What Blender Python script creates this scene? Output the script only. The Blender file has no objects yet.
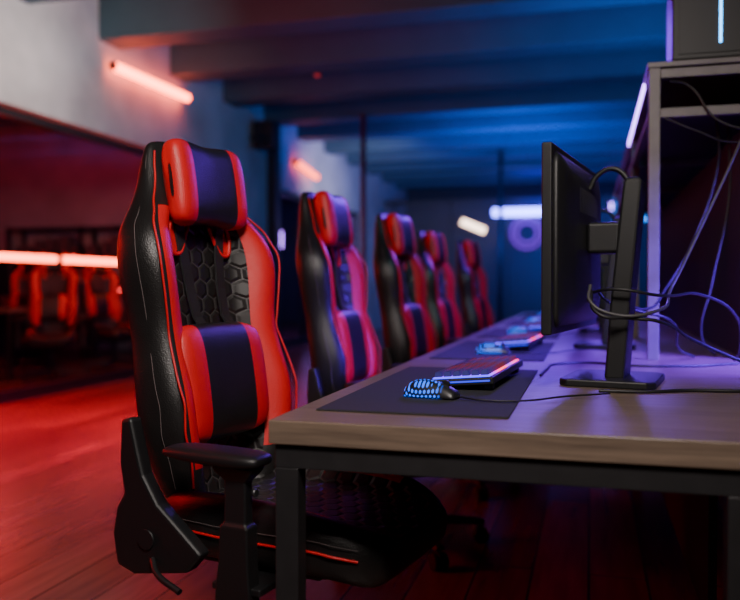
import bpy, bmesh, math, random
from mathutils import Vector, Matrix
random.seed(4)
S = bpy.context.scene
COL = S.collection

# ---------------------------------------------------------------- materials
def new_mat(name):
    m = bpy.data.materials.new(name); m.use_nodes = True
    nt = m.node_tree
    return m, nt, nt.nodes['Principled BSDF']

def mat(name, col, rough=0.5, metal=0.0, noise=0.0, nscale=8, bump=0.0, bscale=200, em=None, es=0.0, spec=None, coat=0):
    m, nt, b = new_mat(name)
    b.inputs['Base Color'].default_value = (*col, 1)
    b.inputs['Roughness'].default_value = rough
    b.inputs['Metallic'].default_value = metal
    if spec is not None: b.inputs['Specular IOR Level'].default_value = spec
    if coat: b.inputs['Coat Weight'].default_value = coat
    tc = nt.nodes.new('ShaderNodeTexCoord')
    if noise > 0:
        n = nt.nodes.new('ShaderNodeTexNoise'); n.inputs['Scale'].default_value = nscale
        n.inputs['Detail'].default_value = 6
        nt.links.new(tc.outputs['Object'], n.inputs['Vector'])
        mx = nt.nodes.new('ShaderNodeMix'); mx.data_type = 'RGBA'
        mx.inputs[6].default_value = (*[c*(1-noise) for c in col], 1)
        mx.inputs[7].default_value = (*[min(1, c*(1+noise)) for c in col], 1)
        nt.links.new(n.outputs['Fac'], mx.inputs[0])
        nt.links.new(mx.outputs[2], b.inputs['Base Color'])
    if bump > 0:
        n2 = nt.nodes.new('ShaderNodeTexNoise'); n2.inputs['Scale'].default_value = bscale
        nt.links.new(tc.outputs['Object'], n2.inputs['Vector'])
        bp = nt.nodes.new('ShaderNodeBump'); bp.inputs['Strength'].default_value = bump
        bp.inputs['Distance'].default_value = 0.003
        nt.links.new(n2.outputs['Fac'], bp.inputs['Height'])
        nt.links.new(bp.outputs['Normal'], b.inputs['Normal'])
    if em:
        b.inputs['Emission Color'].default_value = (*em, 1)
        b.inputs['Emission Strength'].default_value = es
    return m

def hexdist(nt, vec, scale):
    def vm(op, a, bb=None, c=None):
        n = nt.nodes.new('ShaderNodeVectorMath'); n.operation = op
        for i, v in enumerate((a, bb, c)):
            if v is None: continue
            if isinstance(v, tuple): n.inputs[i].default_value = v
            else: nt.links.new(v, n.inputs[i])
        return n
    s = (1, 1.7320508, 1)
    h = tuple(x/2 for x in s); mh = tuple(-x/2 for x in s)
    p = vm('MULTIPLY', vec, (scale, scale, 0)).outputs[0]
    a = vm('WRAP', p, h, mh).outputs[0]
    p2 = vm('ADD', p, (0.5, 0.8660254, 0)).outputs[0]
    b = vm('WRAP', p2, h, mh).outputs[0]
    a = vm('MULTIPLY', a, (1, 1, 0)).outputs[0]; b = vm('MULTIPLY', b, (1, 1, 0)).outputs[0]
    la = vm('LENGTH', a).outputs['Value']; lb = vm('LENGTH', b).outputs['Value']
    lt = nt.nodes.new('ShaderNodeMath'); lt.operation = 'LESS_THAN'
    nt.links.new(la, lt.inputs[0]); nt.links.new(lb, lt.inputs[1])
    mx = nt.nodes.new('ShaderNodeMix'); mx.data_type = 'VECTOR'
    nt.links.new(lt.outputs[0], mx.inputs[0]); nt.links.new(b, mx.inputs[4]); nt.links.new(a, mx.inputs[5])
    ab = vm('ABSOLUTE', mx.outputs[1]).outputs[0]
    d1 = vm('DOT_PRODUCT', ab, (0.5, 0.8660254, 0)).outputs['Value']
    d2 = vm('DOT_PRODUCT', ab, (1, 0, 0)).outputs['Value']
    mm = nt.nodes.new('ShaderNodeMath'); mm.operation = 'MAXIMUM'
    nt.links.new(d1, mm.inputs[0]); nt.links.new(d2, mm.inputs[1])
    return mm.outputs[0]

def maprange(nt, v, a, b, c=0, d=1):
    n = nt.nodes.new('ShaderNodeMapRange')
    nt.links.new(v, n.inputs[0])
    for i, x in enumerate((a, b, c, d)): n.inputs[i+1].default_value = x
    return n.outputs[0]

def hex_leather(name, plane):
    m, nt, b = new_mat(name)
    tc = nt.nodes.new('ShaderNodeTexCoord')
    sx = nt.nodes.new('ShaderNodeSeparateXYZ'); cb = nt.nodes.new('ShaderNodeCombineXYZ')
    nt.links.new(tc.outputs['Object'], sx.inputs[0])
    nt.links.new(sx.outputs[plane[0]], cb.inputs[0]); nt.links.new(sx.outputs[plane[1]], cb.inputs[1])
    d = hexdist(nt, cb.outputs[0], 21.0)
    e = maprange(nt, d, 0.46, 0.485)
    mx = nt.nodes.new('ShaderNodeMix'); mx.data_type = 'RGBA'
    mx.inputs[6].default_value = (0.014, 0.012, 0.012, 1); mx.inputs[7].default_value = (0.06, 0.054, 0.054, 1)
    nt.links.new(e, mx.inputs[0]); nt.links.new(mx.outputs[2], b.inputs['Base Color'])
    h = maprange(nt, d, 0.33, 0.48, 1, 0)
    bp = nt.nodes.new('ShaderNodeBump'); bp.inputs['Strength'].default_value = 0.8; bp.inputs['Distance'].default_value = 0.005
    nt.links.new(h, bp.inputs['Height']); nt.links.new(bp.outputs[0], b.inputs['Normal'])
    b.inputs['Roughness'].default_value = 0.42
    return m

M_blk = mat('black_leather', (0.012, 0.011, 0.011), 0.34, noise=0.3, nscale=20, bump=0.35, bscale=350)
M_red = mat('red_leather', (0.62, 0.010, 0.013), 0.42, noise=0.12, nscale=15, bump=0.35, bscale=350)
M_hexb = hex_leather('quilted_leather_back', (1, 2))
M_hexs = hex_leather('quilted_leather_seat', (0, 1))
M_pla = mat('black_plastic', (0.008, 0.008, 0.009), 0.45, bump=0.2, bscale=600)
M_stitch = mat('light_stitching', (0.12, 0.10, 0.10), 0.7)
M_strap = mat('strap_webbing', (0.012, 0.011, 0.013), 0.55, bump=0.5, bscale=900)
M_met = mat('dark_metal', (0.10, 0.10, 0.11), 0.38, metal=0.8, noise=0.2)
M_frame = mat('steel_frame', (0.030, 0.029, 0.031), 0.45, metal=0.4, noise=0.2, nscale=30)
M_shelf = mat('shelf_steel_grey', (0.14, 0.128, 0.125), 0.5, metal=0.2, noise=0.3, nscale=20)
M_pad = mat('mousepad_cloth', (0.014, 0.014, 0.015), 0.85, bump=0.3, bscale=900)
M_conc = mat('raw_concrete', (0.42, 0.385, 0.365), 0.85, noise=0.6, nscale=1.4, bump=0.6, bscale=25)
M_beam = mat('painted_beam', (0.040, 0.080, 0.10), 0.6, noise=0.2, nscale=3)
M_ceil = mat('painted_ceiling', (0.022, 0.032, 0.042), 0.85, noise=0.2, nscale=2)
M_dark = mat('dark_wall_paint', (0.02, 0.02, 0.03), 0.6, noise=0.2, nscale=2)
M_div = mat('divider_felt', (0.010, 0.010, 0.016), 0.8, noise=0.2, nscale=2)
M_screen = mat('screen_glass', (0.008, 0.008, 0.01), 0.12)
M_panel = mat('pc_side_panel', (0.008, 0.008, 0.01), 0.5)

def wood(name, c1, c2, rough, axis='Y', sc=1.0):
    m, nt, b = new_mat(name)
    tc = nt.nodes.new('ShaderNodeTexCoord'); mp = nt.nodes.new('ShaderNodeMapping')
    mp.inputs['Scale'].default_value = (3*sc, 60*sc, 60*sc) if axis == 'X' else (60*sc, 3*sc, 60*sc)
    nt.links.new(tc.outputs['Object'], mp.inputs[0])
    n = nt.nodes.new('ShaderNodeTexNoise'); n.inputs['Scale'].default_value = 1.0; n.inputs['Detail'].default_value = 5
    n.inputs['Roughness'].default_value = .65
    nt.links.new(mp.outputs[0], n.inputs['Vector'])
    f = maprange(nt, n.outputs['Fac'], .3, .7)
    mx = nt.nodes.new('ShaderNodeMix'); mx.data_type = 'RGBA'
    mx.inputs[6].default_value = (*c1, 1); mx.inputs[7].default_value = (*c2, 1)
    nt.links.new(f, mx.inputs[0]); nt.links.new(mx.outputs[2], b.inputs['Base Color'])
    b.inputs['Roughness'].default_value = rough
    bp = nt.nodes.new('ShaderNodeBump'); bp.inputs['Strength'].default_value = .15; bp.inputs['Distance'].default_value = .002
    nt.links.new(f, bp.inputs['Height']); nt.links.new(bp.outputs[0], b.inputs['Normal'])
    return m
M_wood = wood('desk_oak_laminate', (0.088, 0.063, 0.048), (0.225, 0.162, 0.118), 0.36, 'X')

def floor_mat():
    m, nt, b = new_mat('wood_plank_floor')
    tc = nt.nodes.new('ShaderNodeTexCoord'); mp = nt.nodes.new('ShaderNodeMapping')
    mp.inputs['Rotation'].default_value = (0, 0, math.radians(90))
    nt.links.new(tc.outputs['Object'], mp.inputs[0])
    br = nt.nodes.new('ShaderNodeTexBrick')
    br.inputs['Color1'].default_value = (0.34, 0.17, 0.12, 1); br.inputs['Color2'].default_value = (0.17, 0.09, 0.07, 1)
    br.inputs['Mortar'].default_value = (0.02, 0.012, 0.01, 1)
    br.inputs['Scale'].default_value = 1.0; br.inputs['Mortar Size'].default_value = 0.004
    br.inputs['Brick Width'].default_value = 1.9; br.inputs['Row Height'].default_value = 0.19
    nt.links.new(mp.outputs[0], br.inputs['Vector'])
    n = nt.nodes.new('ShaderNodeTexNoise'); n.inputs['Scale'].default_value = 1
    n.inputs['Detail'].default_value = 5
    mp2 = nt.nodes.new('ShaderNodeMapping'); mp2.inputs['Scale'].default_value = (22, 2, 1)
    nt.links.new(tc.outputs['Object'], mp2.inputs[0]); nt.links.new(mp2.outputs[0], n.inputs['Vector'])
    mx = nt.nodes.new('ShaderNodeMix'); mx.data_type = 'RGBA'; mx.blend_type = 'MULTIPLY'
    mx.inputs[0].default_value = .85
    nt.links.new(br.outputs['Color'], mx.inputs[6]); nt.links.new(n.outputs['Fac'], mx.inputs[7])
    nt.links.new(mx.outputs[2], b.inputs['Base Color'])
    b.inputs['Roughness'].default_value = .27
    bp = nt.nodes.new('ShaderNodeBump'); bp.inputs['Strength'].default_value = .3; bp.inputs['Distance'].default_value = .004
    inv = maprange(nt, br.outputs['Fac'], 0, 1, 1, 0)
    nt.links.new(inv, bp.inputs['Height']); nt.links.new(bp.outputs[0], b.inputs['Normal'])
    return m
M_floor = floor_mat()

def glass_mat(name, rough, k):
    m = bpy.data.materials.new(name); m.use_nodes = True; nt = m.node_tree
    nt.nodes.remove(nt.nodes['Principled BSDF']); out = nt.nodes['Material Output']
    t = nt.nodes.new('ShaderNodeBsdfTransparent'); t.inputs[0].default_value = (.9, .87, .9, 1)
    g = nt.nodes.new('ShaderNodeBsdfGlossy'); g.inputs['Roughness'].default_value = rough
    mx = nt.nodes.new('ShaderNodeMixShader'); mx.inputs[0].default_value = k
    nt.links.new(t.outputs[0], mx.inputs[1]); nt.links.new(g.outputs[0], mx.inputs[2])
    nt.links.new(mx.outputs[0], out.inputs[0])
    return m
M_glass = glass_mat('tinted_glass', .04, .04)
M_glass3 = glass_mat('satin_glass', .45, .03)
M_nred = mat('neon_red', (1, .2, .1), .5, em=(1, .10, .035), es=20)
M_nred2 = mat('neon_red_soft', (1, .2, .1), .5, em=(1, .08, .03), es=7)
M_nblue = mat('neon_blue', (.3, .3, 1), .5, em=(.14, .16, 1), es=15)
M_nvio = mat('neon_violet', (.6, .3, 1), .5, em=(.42, .20, 1), es=9)
M_nwarm = mat('neon_warm', (1, .8, .6), .5, em=(1, .70, .50), es=6)
M_ncyan = mat('led_cyan', (.2, .7, 1), .5, em=(.04, .40, 1), es=7)
M_nmag = mat('neon_purple_dim', (.2, .05, .3), .5, em=(.30, .02, .8), es=.7)
M_tiny = mat('status_led_red', (1, .1, .1), .5, em=(1, .04, .04), es=9)

# ---------------------------------------------------------------- geometry helpers
def empty(name, loc=(0, 0, 0), rz=0):
    e = bpy.data.objects.new(name, None); e.empty_display_size = .1
    e.location = loc; e.rotation_euler = (0, 0, rz); COL.objects.link(e); return e

def obj(name, me, mats, parent=None, smooth=False):
    o = bpy.data.objects.new(name, me); COL.objects.link(o)
    for m in (mats if isinstance(mats, (list, tuple)) else [mats]): me.materials.append(m)
    if smooth:
        for p in me.polygons: p.use_smooth = True
    if parent: o.parent = parent
    return o

def bm_obj(name, bm, mats, parent=None, smooth=False):
    me = bpy.data.meshes.new(name); bmesh.ops.recalc_face_normals(bm, faces=bm.faces)
    bm.to_mesh(me); bm.free(); return obj(name, me, mats, parent, smooth)

def bm_box(bm, lo, hi, mi=0, top_mi=None):
    vs = [bm.verts.new((x, y, z)) for x in (lo[0], hi[0]) for y in (lo[1], hi[1]) for z in (lo[2], hi[2])]
    for k, f in enumerate(((0, 1, 3, 2), (4, 6, 7, 5), (0, 4, 5, 1), (2, 3, 7, 6), (0, 2, 6, 4), (1, 5, 7, 3))):
        fc = bm.faces.new([vs[i] for i in f]); fc.material_index = top_mi if (k == 5 and top_mi is not None) else mi
    return vs

def boxes(name, lst, m, parent=None, bev=0.0):
    bm = bmesh.new()
    for lo, hi in lst: bm_box(bm, lo, hi)
    o = bm_obj(name, bm, m, parent)
    if bev > 0:
        md = o.modifiers.new('b', 'BEVEL'); md.width = bev; md.segments = 3; md.limit_method = 'ANGLE'
        for p in o.data.polygons: p.use_smooth = True
        md.harden_normals = True
    return o

def box(name, lo, hi, m, parent=None, bev=0.0):
    return boxes(name, [(lo, hi)], m, parent, bev)

def tube(name, pts, r, m, parent=None, cyc=False, res=4, kind='BEZIER'):
    cu = bpy.data.curves.new(name, 'CURVE'); cu.dimensions = '3D'; cu.bevel_depth = r; cu.bevel_resolution = res
    cu.use_fill_caps = True
    if kind == 'POLY':
        sp = cu.splines.new('POLY'); sp.points.add(len(pts)-1)
        for i, p in enumerate(pts): sp.points[i].co = (*p, 1)
    else:
        sp = cu.splines.new('BEZIER'); sp.bezier_points.add(len(pts)-1)
        for i, p in enumerate(pts):
            b = sp.bezier_points[i]; b.co = p; b.handle_left_type = b.handle_right_type = 'AUTO'
    sp.use_cyclic_u = cyc
    o = bpy.data.objects.new(name, cu); COL.objects.link(o); cu.materials.append(m)
    if parent: o.parent = parent
    return o

def cyl(name, a, b, r, m, parent=None, r2=None, seg=24):
    a = Vector(a); b = Vector(b); d = b-a
    bm = bmesh.new()
    bmesh.ops.create_cone(bm, cap_ends=True, segments=seg, radius1=r, radius2=r if r2 is None else r2, depth=d.length,
        matrix=Matrix.Translation((a+b)/2) @ d.to_track_quat('Z', 'Y').to_matrix().to_4x4())
    o = bm_obj(name, bm, m, parent)
    for p in o.data.polygons: p.use_smooth = len(p.vertices) == 4
    return o

def loft(name, rings, matfn, mats, parent=None, sub=2, caps=True):
    bm = bmesh.new(); R = []
    for r in rings: R.append([bm.verts.new(p) for p in r])
    n = len(R[0])
    for i in range(len(R)-1):
        for j in range(n):
            f = bm.faces.new((R[i][j], R[i][(j+1) % n], R[i+1][(j+1) % n], R[i+1][j])); f.material_index = matfn(i, j)
    if caps:
        for ring in (R[0], R[-1]):
            f = bm.faces.new(ring); f.material_index = 0
    o = bm_obj(name, bm, mats, parent, True)
    if sub:
        md = o.modifiers.new('s', 'SUBSURF'); md.levels = sub; md.render_levels = sub
    return o

def lerp_key(keys, s):
    for (a, va), (b, vb) in zip(keys, keys[1:]):
        if s <= b:
            t = (s-a)/(b-a); return va+(vb-va)*t
    return keys[-1][1]

def pillow(name, cen, half, black_half, back_tilt, mats, bulge=.0, wrap=.022):
    bh = black_half/half[1]
    seg = [-1, -.975, -.9, -.82, -.76, -(bh+.03), -bh, -bh*.5, 0, bh*.5, bh, bh+.03, .76, .82, .9, .975, 1]
    rings = []
    for t in seg:
        k = (1-abs(t)**4.5)**(1/2.6) if abs(t) < 1 else 0.05
        dip = .95 if abs(abs(t)-bh) < .001 else 1.0
        ring = []
        for q in range(20):
            a = 2*math.pi*q/20
            c, s_ = math.cos(a), math.sin(a)
            e = .62
            px = math.copysign(abs(c)**e, c)*half[0]*k*dip
            pz = math.copysign(abs(s_)**e, s_)*half[2]*(.55+.45*k)*(1 if k > .1 else .6)
            pz *= (1+bulge*(abs(t)-.4))
            ct, st = math.cos(back_tilt), math.sin(back_tilt)
            X = px*ct - pz*st; Z = px*st + pz*ct
            X += wrap*abs(t)**2
            ring.append((cen[0]+X, cen[1]+t*half[1], cen[2]+Z))
        rings.append(ring)
    def mf(i, j): return 1 if (seg[i] < -bh-.001 or seg[i+1] > bh+.001) else 0
    return loft(name, rings, mf, mats, None, 2)

# ---------------------------------------------------------------- GAMING CHAIR (template parts in chair space: x fwd, y left, z up)
TEMPL = []
def build_chair_parts():
    before = set(bpy.data.objects)
    Z0, L, lean = .47, .905, math.radians(8.5)
    cl, sl = math.cos(lean), math.sin(lean)
    def bp(s, x, y):
        h = s*L
        return (-.212 - h*sl + x*cl, y, Z0 + h*cl + x*sl)
    W = [(0, .19), (.08, .225), (.2, .262), (.33, .265), (.46, .248), (.56, .262), (.66, .276), (.74, .254), (.80, .205), (.87, .165), (.94, .145), (.985, .125), (1, .10)]
    B = [(0, .04), (.12, .085), (.28, .105), (.45, .07), (.56, .085), (.66, .095), (.74, .07), (.82, .03), (.9, .015), (1, .0)]
    half = [(0, 0, 0), (.28, 0, 0), (.47, .006, 0), (.56, .018, .3), (.70, .01, .85), (.84, .0, 1.0), (.95, -.005, .8), (1.0, -.015, .25), (.98, -.03, -.0), (.84, -.045, 0), (.5, -.052, 0), (0, -.054, 0)]
    svals = [0, .03, .1, .2, .3, .4, .48, .56, .62, .68, .74, .80, .86, .92, .96, .985, 1.0]
    full = [(h[0], h[1], h[2]) for h in half] + [(-h[0], h[1], h[2]) for h in half[-2:0:-1]]
    rings = []
    for s in svals:
        w, b = lerp_key(W, s), lerp_key(B, s)
        th = 1.0 if s < .9 else (1-.35*(s-.9)/.1)
        if s < .1: th = .7+3*s
        rings.append([bp(s, (fx*th + b*fb), fy*w) for fy, fx, fb in full])
    n = len(full)
    def mf(i, j):
        jj = j if j < 11 else n-1-j
        s = svals[i]
        if jj <= 2: return 2 if s < .80 else 0
        if jj in (3, 4): return 1 if .09 < s < .79 else 0
        return 0
    loft('backrest', rings, mf, [M_blk, M_red, M_hexb], None, 2)
    for sgn in (-1, 1):
        for nm, fy, fx, fb, mm, r in (('piping', .90, .001, .96, M_red, .0028), ('stitching', .975, -.012, .55, M_stitch, .0008)):
            pts = []
            for k in range(26):
                s = .06+.90*k/25
                pts.append(bp(s, fx+lerp_key(B, s)*fb, sgn*fy*lerp_key(W, s)))
            tube(nm, pts, r, mm, None, res=2)
    tilt = lean
    pillow('headrest_pillow', bp(.868, .042, 0), (.046, .142, .108), .088, tilt, [M_blk, M_red], .16, .02)
    pillow('lumbar_pillow', bp(.32, .040, -.035), (.052, .172, .146), .100, tilt, [M_blk, M_red], 0, .015)
    for sgn in (-1, 1):
        bm = bmesh.new()
        pts = [(.80, .03, .085), (.74, .014, .080), (.66, .012, .070), (.58, .012, .062), (.50, .02, .058), (.44, .05, .056)]
        pr = None
        for s, x, y in pts:
            q = [bm.verts.new(bp(s, x, sgn*y-.016)), bm.verts.new(bp(s, x, sgn*y+.016)), bm.verts.new(bp(s, x+.006, sgn*y+.016)), bm.verts.new(bp(s, x+.006, sgn*y-.016))]
            if pr:
                for k in range(4): bm.faces.new((pr[k], pr[(k+1) % 4], q[(k+1) % 4], q[k]))
            pr = q
        bm_obj('strap', bm, M_strap)
        rim = [bp(.77, .016, sgn*.045), bp(.765, .018, sgn*.105), bp(.70, .018, sgn*.118), bp(.675, .016, sgn*.10), bp(.73, .014, sgn*.055)]
        tube('slot_rim', rim, .0055, M_red, None, cyc=True, res=3)
        bm = bmesh.new(); f = bm.faces.new([bm.verts.new(Vector(p)+Vector((-.003, 0, 0))) for p in rim])
        bmesh.ops.solidify(bm, geom=[f], thickness=.004); bm_obj('slot_fill', bm, M_red)
    # seat
    Zs = .485
    prof = [(0, 0, 0), (.35, 0, 0), (.58, .004, 0), (.68, .012, .35), (.80, .005, .85), (.90, 0, 1.0), (.98, -.015, .7), (1.0, -.045, 0), (.97, -.085, 0), (.80, -.1, 0), (.4, -.1, 0), (0, -.1, 0)]
    fs = prof + [(-a, b_, c_) for a, b_, c_ in prof[-2:0:-1]]
    WX = [(-.26, .20), (-.2, .245), (-.05, .262), (.12, .262), (.24, .245), (.29, .215), (.325, .18)]
    BX = [(-.26, .02), (-.15, .055), (.05, .055), (.18, .035), (.29, .012), (.325, 0)]
    xs = [-.26, -.245, -.18, -.08, .02, .12, .20, .26, .295, .317, .325]
    rings = []
    for x in xs:
        w, b = lerp_key(WX, x), lerp_key(BX, x)
        drop = 0 if x < .15 else -.033*((x-.15)/.175)**2
        sq = 1 if x < .30 else (1-(x-.30)/.025*.35)
        if x < -.25: sq = .8
        rings.append([(x, fy*w, Zs + (fz*sq if fz < -.02 else fz) + fb*b + drop) for fy, fz, fb in fs])
    ns = len(fs)
    def mf2(i, j):
        jj = j if j < 11 else ns-1-j
        if jj <= 2: return 2
        if jj == 3 and xs[i] < .15: return 1
        return 0
    loft('seat_cushion', rings, mf2, [M_blk, M_red, M_hexs], None, 2)
    for sgn in (-1, 1):
        pts = []
        for k in range(20):
            x = -.2+.48*k/19
            drop = 0 if x < .15 else -.033*((x-.15)/.175)**2
            pts.append((x, sgn*(lerp_key(WX, x)*1.0+.001), Zs-.03+drop))
        tube('seat_piping', pts, .003, M_red, None, res=2)
        tube('seat_stitching', [(p[0], p[1]*.995, p[2]+.022) for p in pts], .0008, M_stitch, None, res=2)
        poly = [(-.275, .70), (-.245, .705), (-.225, .63), (-.21, .58), (-.17, .52), (-.10, .465), (-.05, .425), (-.09, .38), (-.24, .355), (-.29, .37), (-.302, .44), (-.29, .50), (-.268, .535), (-.28, .60)]
        bm = bmesh.new(); y0 = sgn*.268
        f = bm.faces.new([bm.verts.new((x, y0, z)) for x, z in poly])
        r = bmesh.ops.extrude_face_region(bm, geom=[f])
        for v in r['geom']:
            if isinstance(v, bmesh.types.BMVert): v.co.y += sgn*.038
        o = bm_obj('hinge_cover', bm, M_pla)
        md = o.modifiers.new('b', 'BEVEL'); md.width = .009; md.segments = 3
        cyl('hinge_bolt', (-.20, sgn*.30, .44), (-.20, sgn*.311, .44), .022, M_pla)
        ay = sgn*.318; ax = .055
        boxes('arm_bracket', [((ax-.06, min(sgn*.12, sgn*.33), .372), (ax+.06, max(sgn*.12, sgn*.33), .388))], M_pla, None, .004)
        rr = []
        for z, xa, xb, t in ((.335, -.050, .04, .017), (.38, -.045, .04, .02), (.43, -.038, .036, .02), (.51, -.034, .034, .019), (.515, -.027, .027, .014), (.60, -.026, .026, .013), (.62, -.045, .045, .022), (.632, -.050, .050, .026)):
            rr.append([(ax+xa, ay-t, z), (ax+xb, ay-t, z), (ax+xb, ay+t, z), (ax+xa, ay+t, z)])
        o = loft('arm_post', rr, lambda i, j: 0, [M_pla], None, 0)
        for p in o.data.polygons: p.use_smooth = False
        md = o.modifiers.new('b', 'BEVEL'); md.width = .004; md.segments = 2; md.limit_method = 'ANGLE'
        cyl('arm_button', (ax+.036, ay, .58), (ax+.045, ay, .58), .008, M_met)
        rr = []
        for x, w, zt, zb in ((-.125, .022, .652, .642), (-.118, .036, .658, .640), (-.085, .045, .663, .636), (0, .048, .664, .63), (.08, .046, .662, .63), (.115, .038, .658, .634), (.122, .024, .652, .64)):
            rr.append([(x, ay-w, (zt+zb)/2), (x, ay-w*.9, zt), (x, ay, zt+.002), (x, ay+w*.9, zt), (x, ay+w, (zt+zb)/2), (x, ay+w*.9, zb), (x, ay, zb), (x, ay-w*.9, zb)])
        loft('arm_pad', rr, lambda i, j: 0, [M_pla], None, 2)
    boxes('tilt_mechanism', [((-.14, -.10, .335), (.14, .10, .372)), ((-.2, -.2, .372), (.18, .2, .392))], M_pla, None, .006)
    tube('tilt_lever', [(.02, -.08, .35), (.02, -.2, .345), (.02, -.30, .33)], .006, M_met)
    tube('recline_lever', [(-.18, -.31, .40), (-.15, -.33, .38), (-.08, -.34, .355)], .007, M_pla)
    cyl('gas_lift', (0, 0, .10), (0, 0, .22), .028, M_pla); cyl('gas_piston', (0, 0, .22), (0, 0, .34), .016, M_met)
    cyl('base_hub', (0, 0, .07), (0, 0, .135), .05, M_pla, r2=.04)
    for k in range(5):
        a = math.radians(72*k+20); ca, sa = math.cos(a), math.sin(a)
        rr = []
        for r_, w, zt, zb in ((.03, .035, .125, .08), (.15, .028, .112, .078), (.28, .022, .095, .072), (.325, .02, .088, .07)):
            rr.append([(ca*r_-sa*y, sa*r_+ca*y, z) for y, z in ((-w, zb), (w, zb), (w*.7, zt), (-w*.7, zt))])
        o = loft('base_spoke', rr, lambda i, j: 0, [M_pla], None, 0)
        for p in o.data.polygons: p.use_smooth = False
        md = o.modifiers.new('b', 'BEVEL'); md.width = .004; md.segments = 2; md.limit_method = 'ANGLE'
        c = Vector((ca*.31, sa*.31, 0)); t = Vector((-sa, ca, 0))
        cyl('caster_stem', c+Vector((0, 0, .05)), c+Vector((0, 0, .08)), .008, M_met)
        for q in (-1, 1):
            cyl('caster_wheel', c+t*q*.008+Vector((0, 0, .029)), c+t*q*.026+Vector((0, 0, .029)), .029, M_pla)
        cyl('caster_hood', c-t*.008+Vector((0, 0, .036)), c+t*.008+Vector((0, 0, .036)), .026, M_pla)
    bpy.context.view_layer.update()
    dg = bpy.context.evaluated_depsgraph_get()
    new = [o for o in bpy.data.objects if o not in before]
    for o in new:
        me = bpy.data.meshes.new_from_object(o.evaluated_get(dg)); me.name = o.name
        TEMPL.append((o.name.split('.')[0], me))
    for o in new: bpy.data.objects.remove(o, do_unlink=True)
build_chair_parts()
def merge_templ():
    groups = {}
    for nm, me in TEMPL: groups.setdefault(nm, []).append(me)
    out = []
    for nm, ms in groups.items():
        if len(ms) == 1: out.append((nm, ms[0])); continue
        bm = bmesh.new()
        for m in ms: bm.from_mesh(m)
        me = bpy.data.meshes.new(nm); bm.to_mesh(me); bm.free()
        me.materials.append(ms[0].materials[0]); out.append((nm, me))
    return out
TEMPL = merge_templ()
def chair(x, y, deg, name='gaming_chair'):
    e = empty(name, (x, y, 0), math.radians(deg))
    for nm, me in TEMPL:
        o = bpy.data.objects.new(nm, me); COL.objects.link(o); o.parent = e
    return e

chair(-.685, 1.82, -11)
chair(-.70, 3.0, 0)
chair(-.66, 3.97, -4)
chair(-.74, 5.35, -5)
chair(-.66, 6.5, -6)

# ---------------------------------------------------------------- DESK ROW
DX0, DX1, DY0, DY1 = -.575, 1.30, 1.375, 7.4
desk = empty('gaming_desk')
box('desk_top', (DX0, DY0, .705), (DX1, DY1, .75), M_wood, desk, .003)
lst = []
lst.append(((DX0+.01, DY0+.01, .66), (DX1-.01, DY0+.05, .705)))
lst.append(((DX0+.01, DY0+.05, .66), (DX0+.05, DY1-.05, .705)))
lst.append(((DX1-.05, DY0+.05, .66), (DX1-.01, DY1-.05, .705)))
lst.append(((DX0+.01, DY1-.05, .66), (DX1-.01, DY1-.01, .705)))
lst.append(((.20, DY0+.05, .66), (.25, DY1-.05, .705)))
for yy in (DY0+.01, 4.37, DY1-.05):
    for xx in (DX0+.01, .215, DX1-.055):
        if yy == 4.37 and xx < 0: continue
        lst.append(((xx, yy, 0), (xx+.045, yy+.045, .66)))
boxes('steel_frame', lst, M_frame, desk, .002)
box('modesty_panel', (.252, DY0+.5, .25), (.27, DY1-.1, .66), M_div, desk)

shelf = empty('desk_shelf_rack')
SX0, SX1, SY0, SY1 = .185, .80, 2.82, 7.3
lst = []
ys = [SY0, 3.97, 5.12, 6.27, SY1-.03]
for yy in ys:
    for xx in (SX0, SX1-.03):
        lst.append(((xx, yy, .75), (xx+.036, yy+.036, 1.72)))
    for zz in (1.555, 1.685):
        lst.append(((SX0+.036, yy, zz), (SX1-.03, yy+.03, zz+.03)))
for xx in (SX0, SX1-.03):
    for zz in (1.555, 1.685):
        lst.append(((xx, SY0+.036, zz), (xx+.03, SY1-.03, zz+.03)))
boxes('rack_frame', lst, M_shelf, shelf, .002)
box('rack_top', (SX0-.005, SY0-.005, 1.7205), (SX1+.01, SY1+.01, 1.738), M_shelf, shelf, .002)
box('rack_tray', (SX0+.04, SY0+.04, 1.586), (SX1-.035, SY1-.04, 1.594), M_frame, shelf)
box('rack_divider_panel', (.50, SY0+.1, .752), (.512, SY1-.1, 1.54), M_div, shelf)
box('led_strip', (SX0-.008, 3.0, 1.69), (SX0-.001, 4.2, 1.712), M_nvio, shelf)

def pc(x, y, z):
    e = empty('pc_tower', (x, y, z))
    box('case', (0, 0, .012), (.44, .21, .47), M_pla, e, .006)
    box('side_panel', (.02, -.004, .03), (.42, -.0005, .45), M_panel, e, .001)
    box('led_slit', (.145, -.008, .06), (.153, -.0045, .43), M_ncyan, e)
    boxes('feet', [((a, b, 0), (a+.04, b+.03, .012)) for a in (.03, .36) for b in (.02, .16)], M_pla, e)
pc(.26, 2.86, 1.738)

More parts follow.
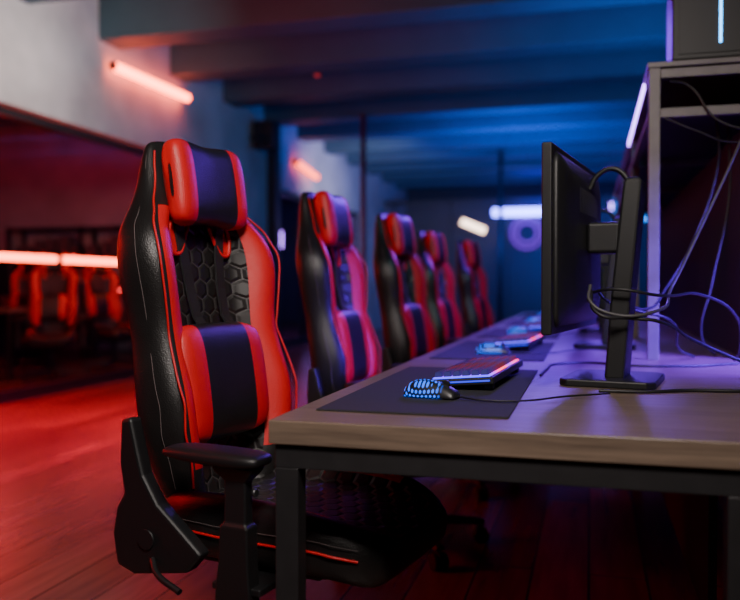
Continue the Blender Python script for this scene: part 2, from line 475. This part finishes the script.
# ---------------------------------------------------------------- MONITORS
def monitor(x, y, deg):
    e = empty('computer_monitor', (x, y, .7502), math.radians(deg))
    w, zb, zt = .30, .135, .576
    box('bezel', (-.012, -w, zb), (.012, w, zt), M_pla, e, .004)
    box('screen', (-.0135, -w+.01, zb+.018), (-.0121, w-.01, zt-.01), M_screen, e)
    rings = []
    for xx, k in ((.012, .93), (.022, .9), (.036, .72), (.042, .6)):
        hh = (zt-zb)/2*k; cz = (zt+zb)/2; ww = w*k; r = .03
        ring = []
        for cx, cy, a0 in ((ww-r, hh-r, 0), (-ww+r, hh-r, 90), (-ww+r, -hh+r, 180), (ww-r, -hh+r, 270)):
            for q in range(4):
                a = math.radians(a0+30*q); ring.append((xx, cx+r*math.cos(a), cz+cy+r*math.sin(a)))
        rings.append(ring)
    loft('rear_shell', rings, lambda i, j: 0, [M_pla], e, 0)
    boxes('vents', [((.0385, -.12+.02*i, .43), (.0425, -.112+.02*i, .49)) for i in range(13)], M_pla, e)
    box('mount_block', (.042, -.038, .33), (.125, .038, .41), M_pla, e, .010)
    rr = []
    for z, xc, t, wd in ((.014, .115, .024, .060), (.2, .128, .024, .058), (.505, .156, .022, .056), (.518, .156, .016, .050)):
        rr.append([(xc-t, -wd, z), (xc+t, -wd, z), (xc+t, wd, z), (xc-t, wd, z)])
    o = loft('stand_column', rr, lambda i, j: 0, [M_pla], e, 0)
    for p in o.data.polygons: p.use_smooth = False
    md = o.modifiers.new('b', 'BEVEL'); md.width = .006; md.segments = 2
    bm = bmesh.new()
    pl = [(-.01, -.11), (.01, -.13), (.20, -.13), (.22, -.11), (.22, .11), (.20, .13), (.01, .13), (-.01, .11)]
    f = bm.faces.new([bm.verts.new((a, b, 0)) for a, b in pl]); r = bmesh.ops.extrude_face_region(bm, geom=[f])
    for v in r['geom']:
        if isinstance(v, bmesh.types.BMVert): v.co.z += .018
    o = bm_obj('stand_foot', bm, M_pla, e)
    md = o.modifiers.new('b', 'BEVEL'); md.width = .004; md.segments = 2; md.limit_method = 'ANGLE'
    tube('cable_hook', [(.04, .02, .50), (.06, .02, .535), (.10, .02, .550), (.15, .02, .50)], .007, M_pla, e)
    return e
for i, yy in enumerate((2.16, 3.36, 4.5, 5.65, 6.8)):
    monitor(-.045, yy, -10 if i == 0 else -4)
for yy in (3.3, 4.45, 5.6):
    monitor(.98, yy, 180)

# ---------------------------------------------------------------- KEYBOARD / MOUSE / PADS
def kb_mat(name, strength):
    m, nt, b = new_mat(name)
    b.inputs['Base Color'].default_value = (.015, .015, .015, 1)
    tc = nt.nodes.new('ShaderNodeTexCoord'); sx = nt.nodes.new('ShaderNodeSeparateXYZ')
    nt.links.new(tc.outputs['Object'], sx.inputs[0])
    f = maprange(nt, sx.outputs[1], -.22, .22)
    cr = nt.nodes.new('ShaderNodeValToRGB'); nt.links.new(f, cr.inputs[0])
    e = cr.color_ramp.elements
    e[0].position = 0; e[0].color = (.02, .03, 1, 1); e[1].position = 1; e[1].color = (1, .01, .15, 1)
    for p, c in ((.15, (.35, .02, .9, 1)), (.3, (1, .02, .20, 1)), (.5, (1, .06, .03, 1)), (.65, (.2, .03, 1, 1)), (.8, (1, .04, .4, 1))):
        q = e.new(p); q.color = c
    nt.links.new(cr.outputs[0], b.inputs['Emission Color']); b.inputs['Emission Strength'].default_value = strength
    return m
M_kb = kb_mat('keyboard_rgb', 4)
M_kb2 = kb_mat('translucent_keycap_sides', .16)
M_kb3 = kb_mat('keyboard_edge_light', 1.6)
def keyboard(x, y, deg):
    e = empty('gaming_keyboard', (x, y, .7640), math.radians(deg))
    e.rotation_euler = (0, math.radians(-5), math.radians(deg))
    box('body', (-.078, -.225, 0), (.078, .225, .018), M_pla, e, .004)
    box('backlight', (-.068, -.216, .0182), (.068, .216, .021), M_kb, e)
    boxes('edge_glow', [((-.0797, -.22, .008), (-.0782, .22, .012)), ((-.07, -.2267, .008), (.07, -.2252, .012))], M_kb3, e)
    boxes('riser_feet', [((.05, -.2, -.0125), (.07, -.17, 0)), ((.05, .17, -.0125), (.07, .2, 0))], M_pla, e)
    bm = bmesh.new()
    for r in range(6):
        x0 = -.066+.0222*r
        yv = -.213
        while yv < .205:
            wd = .0165
            if r == 0 and -.06 < yv < .08: wd = .108
            if yv+wd > .214: break
            vs = bm_box(bm, (x0+.002, yv, .0225), (x0+.0195, yv+wd, .034), 1, 0)
            cx = x0+.0107; cy = yv+wd/2
            for v in vs:
                if v.co.z > .025: v.co.x = cx+(v.co.x-cx)*.72; v.co.y = cy+(v.co.y-cy)*(.74 if wd < .05 else .95)
            yv += wd+.0045
    me = bpy.data.meshes.new('keycaps'); bm.to_mesh(me); bm.free()
    obj('keycaps', me, [M_pla, M_kb2], e)
    return e
def mouse_mat():
    m, nt, b = new_mat('mouse_honeycomb_glow')
    tc = nt.nodes.new('ShaderNodeTexCoord')
    sx = nt.nodes.new('ShaderNodeSeparateXYZ'); cb = nt.nodes.new('ShaderNodeCombineXYZ')
    nt.links.new(tc.outputs['Object'], sx.inputs[0])
    ad = nt.nodes.new('ShaderNodeMath'); ad.operation = 'SUBTRACT'
    nt.links.new(sx.outputs[2], ad.inputs[0]); nt.links.new(sx.outputs[1], ad.inputs[1])
    nt.links.new(sx.outputs[0], cb.inputs[0]); nt.links.new(ad.outputs[0], cb.inputs[1])
    d = hexdist(nt, cb.outputs[0], 105)
    e = maprange(nt, d, .25, .31, 1, 0)
    lim = maprange(nt, sx.outputs[0], .02, .035, 1, 0)
    mu = nt.nodes.new('ShaderNodeMath'); mu.operation = 'MULTIPLY'
    nt.links.new(e, mu.inputs[0]); nt.links.new(lim, mu.inputs[1])
    ms = nt.nodes.new('ShaderNodeMath'); ms.operation = 'MULTIPLY'; ms.inputs[1].default_value = 2.6
    nt.links.new(mu.outputs[0], ms.inputs[0])
    b.inputs['Base Color'].default_value = (.012, .012, .015, 1); b.inputs['Roughness'].default_value = .4
    b.inputs['Emission Color'].default_value = (.0, .12, 1, 1)
    nt.links.new(ms.outputs[0], b.inputs['Emission Strength'])
    return m
M_mouse = mouse_mat()
def mouse(x, y, deg):
    e = empty('gaming_mouse', (x, y, .7545), math.radians(deg))
    rings = []
    for xx, w, h in ((-.062, .012, .012), (-.058, .022, .022), (-.045, .030, .033), (-.02, .032, .040), (.01, .029, .037), (.04, .029, .028), (.058, .027, .018), (.063, .020, .012)):
        rings.append([(xx, math.cos(a)*w*(1.0 if math.sin(a) < .3 else .93), .001+max(0, math.sin(a))**.75*h) if math.sin(a) > -.01 else (xx, math.cos(a)*w*.9, .001) for a in [math.radians(t) for t in (0, 25, 50, 70, 90, 110, 130, 155, 180, 215, 270, 325)]])
    loft('shell', rings, lambda i, j: 0, [M_mouse], e, 2)
    cyl('scroll_wheel', (.035, -.004, .030), (.035, .004, .030), .009, M_pla, e)
    tube('mouse_cable', [(.06, 0, .006), (.12, -.01, .003), (.20, .02, .003), (.26, .12, .003), (.34, .22, .003)], .0022, M_pla, e)
for i, y0 in enumerate((1.50, 2.66, 3.80, 4.95, 6.1)):
    e = empty('desk_mousepad', (0, 0, 0))
    box('pad', (-.525, y0, .7502), (-.145, y0+.86, .7540), M_pad, e, .0015)
    keyboard(-.275, y0+.575, -4)
    mouse(-.335, y0+.22, -12 if i == 0 else 5*i)

# ---------------------------------------------------------------- CABLES
M_cab = mat('cable_rubber', (.010, .010, .011), .5)
M_cabg = mat('cable_grey', (.055, .052, .056), .45)
cb = empty('power_cable_bundle')
tube('cable_a', [(.55, 2.84, 1.61), (.47, 2.6, 1.56), (.40, 2.42, 1.40), (.29, 2.33, 1.16), (.21, 2.25, 1.0), (.15, 2.06, .935), (.05, 2.03, .93), (.0, 2.04, .96), (.0, 2.07, 1.0)], .0042, M_cabg, cb)
tube('cable_b', [(-.0, 2.09, .99), (.02, 2.02, .93), (.09, 2.04, .92), (.16, 2.06, .912), (.25, 2.18, .862), (.36, 2.28, .81), (.47, 2.36, .765), (.49, 2.42, .757)], .0045, M_cab, cb)
tube('cable_c', [(.0, 2.12, .98), (.06, 2.05, .99), (.16, 2.08, .975), (.28, 2.28, .975), (.38, 2.42, .93), (.45, 2.7, .80), (.45, 2.8, .757)], .004, M_cab, cb)
tube('cable_d', [(.0, 2.3, 1.02), (.04, 2.3, .96), (.12, 2.35, .93), (.22, 2.45, .90), (.27, 2.7, .80), (.34, 2.9, .757)], .004, M_cab, cb)
tube('cable_e', [(.02, 1.93, .7545), (.13, 1.94, .7545), (.22, 1.99, .7545), (.34, 2.01, .7545), (.46, 2.06, .7545)], .004, M_cab, cb)
tube('cable_f', [(-.13, 2.22, .7545), (-.12, 2.40, .7545), (-.10, 2.55, .7545), (.0, 2.62, .7545), (.12, 2.56, .7545), (.3, 2.60, .7545), (.45, 2.72, .7545)], .0035, M_cab, cb)
tube('cable_g', [(.65, 2.83, 1.55), (.52, 2.80, 1.50), (.40, 2.80, 1.53), (.30, 2.82, 1.66), (.25, 2.81, 1.67)], .004, M_cab, cb)
tube('cable_h', [(.23, 2.80, 1.55), (.33, 2.79, 1.50), (.44, 2.80, 1.46), (.6, 2.82, 1.5)], .003, M_cab, cb)
tube('cable_i', [(.42, 3.0, 1.58), (.41, 2.9, 1.40), (.33, 2.85, 1.15), (.24, 2.72, 1.0), (.15, 2.45, .93), (.06, 2.3, .97)], .004, M_cab, cb)
tube('cable_j', [(.47, 3.1, 1.58), (.46, 3.0, 1.3), (.40, 2.95, 1.0), (.37, 2.95, .82), (.42, 3.0, .757)], .004, M_cab, cb)

# ---------------------------------------------------------------- ROOM SHELL
XL, XR, YF, YB, ZC = -4.65, 3.6, -2.5, 20.5, 3.8
XN = -13.5
box('floor', (XN, YF, -.1), (XR, YB, 0), M_floor)
box('ceiling', (XN, YF, ZC), (XR, YB, ZC+.1), M_ceil)
box('wall_back', (XN, YB, 0), (XR, YB+.2, ZC), M_dark)
box('wall_front', (XN, YF-.2, 0), (XR, YF, ZC), M_dark)
box('wall_right', (XR, YF, 0), (XR+.2, YB, ZC), M_dark)
box('wall_far_left', (XN-.2, YF, 0), (XN, YB, ZC), M_conc)
boxes('wall_left', [((XL-.35, YF, 2.5), (XL, YB, ZC)), ((XL-.35, 10.3, 0), (XL, 11.3, 2.5)), ((XL-.35, 16.4, 0), (XL, YB, 2.5)), ((XL-.35, YF, 0), (XL, 1.5, 2.5))], M_conc)
box('wall_partition', (XN, 11.0, 0), (XL-.35, 11.2, ZC), M_conc)
y = 1.4; i = 0
beams = empty('ceiling_beams')
while y < 20:
    i += 1
    box('beam_%d' % i, (XL+.001, y, 3.40), (XR, y+.36, ZC-.001), M_beam, beams, .01)
    y += 1.37
nb = empty('neighbour_ceiling_beams')
y = 1.4
while y < 10.5:
    box('beam', (XN, y, 3.35), (XL-.36, y+.32, ZC-.001), M_beam, nb)
    y += 1.37
def window(name, y0, y1, step, zt=2.5):
    e = empty(name)
    lst = [((XL-.2, y0, 0), (XL-.12, y1, .10)), ((XL-.2, y0, zt-.06), (XL-.12, y1, zt))]
    y = y0
    while y < y1+.01:
        lst.append(((XL-.2, min(y, y1-.06), .1), (XL-.12, min(y, y1-.06)+.06, zt-.06))); y += step
    boxes('frame', lst, M_frame, e)
    box('glass', (XL-.165, y0+.01, .1), (XL-.155, y1-.01, zt-.06), M_glass, e)
window('window_1', 1.5, 10.3, 8.8)
window('window_2', 11.3, 16.4, 1.7)
box('baseboard_left', (XL, 10.3, 0), (XL+.02, 11.3, .1), M_frame)
box('trim_1', (XL+.0, 11.1, 0), (XL+.14, 11.3, 3.39), M_frame)
sp = empty('wall_speaker')
box('cabinet', (XL+.08, 10.40, 2.92), (XL+.38, 10.68, 3.30), M_pla, sp, .01)
cyl('woofer', (XL+.23, 10.40, 3.04), (XL+.23, 10.385, 3.04), .10, M_screen, sp)
cyl('tweeter', (XL+.23, 10.40, 3.21), (XL+.23, 10.385, 3.21), .04, M_screen, sp)
box('bracket', (XL+.0, 10.5, 3.05), (XL+.08, 10.56, 3.12), M_met, sp)
M_pole = mat('red_pole_paint', (.22, .02, .03), .5, metal=.2)
for (px, py) in ((-3.1, 10.9), (-1.54, 14.3)):
    e = empty('support_pole')
    cyl('pole', (px, py, 0), (px, py, 3.399), .04, M_pole if px < -2 else M_frame, e)
    cyl('base_flange', (px, py, 0), (px, py, .02), .09, M_frame, e)
e = empty('window_3')
lst = []
x = -4.4
while x < 3.4:
    lst.append(((x, 18.0, 0), (x+.06, 18.06, 2.9))); x += 1.3
lst += [((-4.6, 18.0, 2.84), (3.5, 18.06, 2.94)), ((-4.6, 18.0, 0), (3.5, 18.06, .1))]
boxes('frame', lst, M_frame, e)
box('glass', (-4.6, 18.025, .1), (3.5, 18.035, 2.84), M_glass3, e)

def neon(name, a, b, r, m):
    e = empty(name); a = Vector(a); b = Vector(b)
    cyl('tube', a, b, r, m, e, seg=16)
    d = (b-a).normalized()
    cyl('cap_start', a-d*.02, a, r*1.05, M_pla, e, seg=16); cyl('cap_end', b, b+d*.02, r*1.05, M_pla, e, seg=16)
    return e
neon('neon_tube_light', (-4.56, 7.0, 3.17), (-4.56, 8.5, 3.19), .042, M_nred)
neon('neon_tube_light', (-4.56, 12.1, 2.98), (-4.56, 13.1, 2.86), .045, M_nred2)
for a, b in ((2.6, 3.9), (3.97, 5.27), (5.34, 6.64), (6.72, 8.0), (8.1, 9.4)):
    neon('neon_tube_light', (-4.98, a, 1.25), (-4.98, b, 1.25), .032, M_nred)  # red line is a reflection in the glass, built here as glowing tubes
neon('neon_tube_light', (-2.08, 17.8, 2.6), (-.98, 17.8, 2.6), .085, M_nblue)
neon('neon_tube_light', (.40, 17.8, 2.68), (.80, 17.8, 2.68), .07, M_nvio)
neon('neon_tube_light', (-2.60, 16.6, 2.33), (-2.13, 16.75, 2.13), .07, M_nwarm)
e = empty('round_neon_sign')
for r in (.34, .22):
    tube('ring', [(-1.35+r*math.cos(math.radians(15*k)), 17.9, 2.15+r*math.sin(math.radians(15*k))) for k in range(24)], .03, M_nmag, e, cyc=True, kind='POLY')
for yy, z0, z1 in ((12.7, 1.5, 2.1), (14.0, 1.7, 2.0), (12.8, .35, .75), (15.5, 1.3, 2.0)):
    neon('neon_tube_light', (-5.6, yy, z0), (-5.6, yy, z1), .04, M_nvio)
M_lens = mat('spot_lens', (.3, .05, .04), .3, em=(1, .05, .03), es=.8)
for (px, py) in ((-3.3, 6.1), (-3.3, 9.5), (-1.0, 8.3), (.9, 7.0)):
    e = empty('ceiling_spotlight')
    cyl('can', (px, py, 3.62), (px, py, ZC-.001), .05, M_pla, e); cyl('lens', (px, py, 3.612), (px, py, 3.62), .03, M_lens, e)

# neighbour room furniture: rows of desks with screens and chairs seen through the opening
for (dx, dy) in ((-7.0, 7.0), (-7.6, 9.2)):
    e = empty('side_room_desk')
    box('top', (dx-.9, dy, .71), (dx+1.2, dy+.7, .75), M_wood, e)
    boxes('legs', [((a, b, 0), (a+.05, b+.05, .71)) for a in (dx-.88, dx+1.13) for b in (dy+.02, dy+.63)], M_frame, e)
    box('modesty', (dx-.8, dy+.62, .2), (dx+1.1, dy+.64, .7), M_div, e)
    for q in (-.35, .6): monitor(dx+q, dy+.38, 90)
    boxes('status_leds', [((dx+q, dy-.004, .72), (dx+q+.10, dy-.001, .735)) for q in (-.6, .1, .8)], M_tiny, e)
chair(-5.6, 5.9, 150); chair(-6.35, 6.3, -95); chair(-7.3, 6.3, -80)
chair(-5.45, 7.2, -60); chair(-5.4, 8.25, -20); chair(-6.9, 8.5, -80); chair(-7.9, 8.5, -105); chair(-5.55, 9.5, -60)
e = empty('storage_shelf')
lst = []
for xx in (-8.8, -7.5, -6.2):
    for yy in (10.55, 10.9): lst.append(((xx, yy, 0), (xx+.05, yy+.05, 1.9)))
for zz in (.4, .9, 1.4, 1.85): lst.append(((-8.8, 10.55, zz), (-6.15, 10.95, zz+.04)))
boxes('shelf_frame', lst, M_frame, e)
lst = []
for zz in (.44, .94, 1.44):
    xx = -8.7
    while xx < -6.4:
        w_ = random.uniform(.08, .25); h_ = random.uniform(.12, .34)
        lst.append(((xx, 10.62, zz), (xx+w_, 10.85, zz+h_))); xx += w_+random.uniform(.04, .2)
boxes('stored_boxes', lst, mat('stored_box_card', (.12, .08, .07), .7), e)
boxes('led_dots', [((xx, 10.535, zz), (xx+.05, 10.545, zz+.03)) for xx, zz in ((-8.4, .42), (-7.9, .92), (-7.2, 1.41), (-6.8, .91), (-6.5, .42), (-7.6, 1.42), (-6.4, 1.41))], M_tiny, e)

# ---------------------------------------------------------------- LIGHTS
def area(name, loc, tgt, size, power, col, spread=180):
    l = bpy.data.lights.new(name, 'AREA'); l.energy = power; l.color = col; l.size = size
    l.spread = math.radians(spread)
    o = bpy.data.objects.new(name, l); COL.objects.link(o); o.location = loc
    o.rotation_euler = (Vector(tgt)-Vector(loc)).to_track_quat('-Z', 'Y').to_euler()
    return o
def point(name, loc, power, col, r=.1):
    l = bpy.data.lights.new(name, 'POINT'); l.energy = power; l.color = col; l.shadow_soft_size = r
    o = bpy.data.objects.new(name, l); COL.objects.link(o); o.location = loc; return o
area('key_lamp', (.1, .0, 2.5), (-.6, 2.0, .9), .5, 23, (1, .89, .82), 100)
area('wall_wash_fill', (-2.9, 4.9, 2.6), (-4.65, 6.0, 3.0), .5, 22, (1, .88, .84), 100)  # added light brightening the upper left concrete, no fixture
area('wall_wash_fill_far', (-3.0, 12.5, 2.4), (-4.65, 14.5, 2.9), .8, 26, (.85, .8, 1), 110)  # second added light for the farther stretch of left concrete
area('red_floor_fill', (-3.7, 4.2, 3.2), (-3.5, 5.2, 0), .8, 105, (1, .0, .012), 80)  # unseen area light added to redden the floor, besides the tubes
area('red_side_fill', (-4.4, 1.6, 1.8), (-1.6, 2.4, .2), .8, 22, (1, .01, .015), 110)  # added red light from the left, boosts the glow of the tubes
point('red_side_room_lamp', (-6.4, 5.4, 2.6), 90, (1, .02, .02), .3)
point('red_side_room_lamp_far', (-7.2, 8.3, 2.2), 40, (1, .04, .05), .3)
area('red_beam_fill', (-3.3, 4.6, 2.5), (-2.7, 5.4, 3.8), .5, 34, (1, .02, .02), 130)  # added to tint the beam undersides red; hangs without a fixture
area('blue_ceiling_lamp', (.8, 7.0, 1.9), (0, 8.5, 3.8), 1.2, 140, (.0, .20, 1))
area('teal_ceiling_lamp', (.3, 3.0, 2.2), (-.6, 4.6, 3.8), .8, 55, (.0, .45, .55))
area('blue_ceiling_lamp_far', (-1.0, 12.0, 2.0), (-1.0, 13.5, 3.8), 1.6, 330, (.0, .12, 1))
area('violet_desk_fill', (1.15, 2.45, 1.35), (.40, 2.75, .75), .4, 46, (.14, .015, 1), 70)  # out-of-view light added for the purple spill on the desk
area('violet_desk_fill_far', (.0, 6.0, 2.6), (-.5, 5.0, .75), .8, 70, (.20, .03, 1), 120)  # added overhead light, violet tint for the far desk and chairs
point('violet_room_lamp', (-6.8, 13.5, 1.8), 110, (.30, .03, 1), .3)
area('blue_back_lamp', (-1, 17.2, 3.1), (-1.2, 20.4, 1.0), 1.0, 26, (.06, .03, 1))

w = bpy.data.worlds.new('world'); S.world = w; w.use_nodes = True
w.node_tree.nodes['Background'].inputs[0].default_value = (.03, .03, .06, 1)
w.node_tree.nodes['Background'].inputs[1].default_value = .15

cam = bpy.data.cameras.new('camera'); co = bpy.data.objects.new('camera', cam); COL.objects.link(co)
co.location = (0, 0, 1.0); co.rotation_euler = (math.radians(90-1.07), 0, math.radians(15.4))
cam.lens = 38.9; cam.sensor_width = 36; cam.clip_start = .05
cam.dof.use_dof = True; cam.dof.focus_distance = 1.85; cam.dof.aperture_fstop = 1.8
S.camera = co
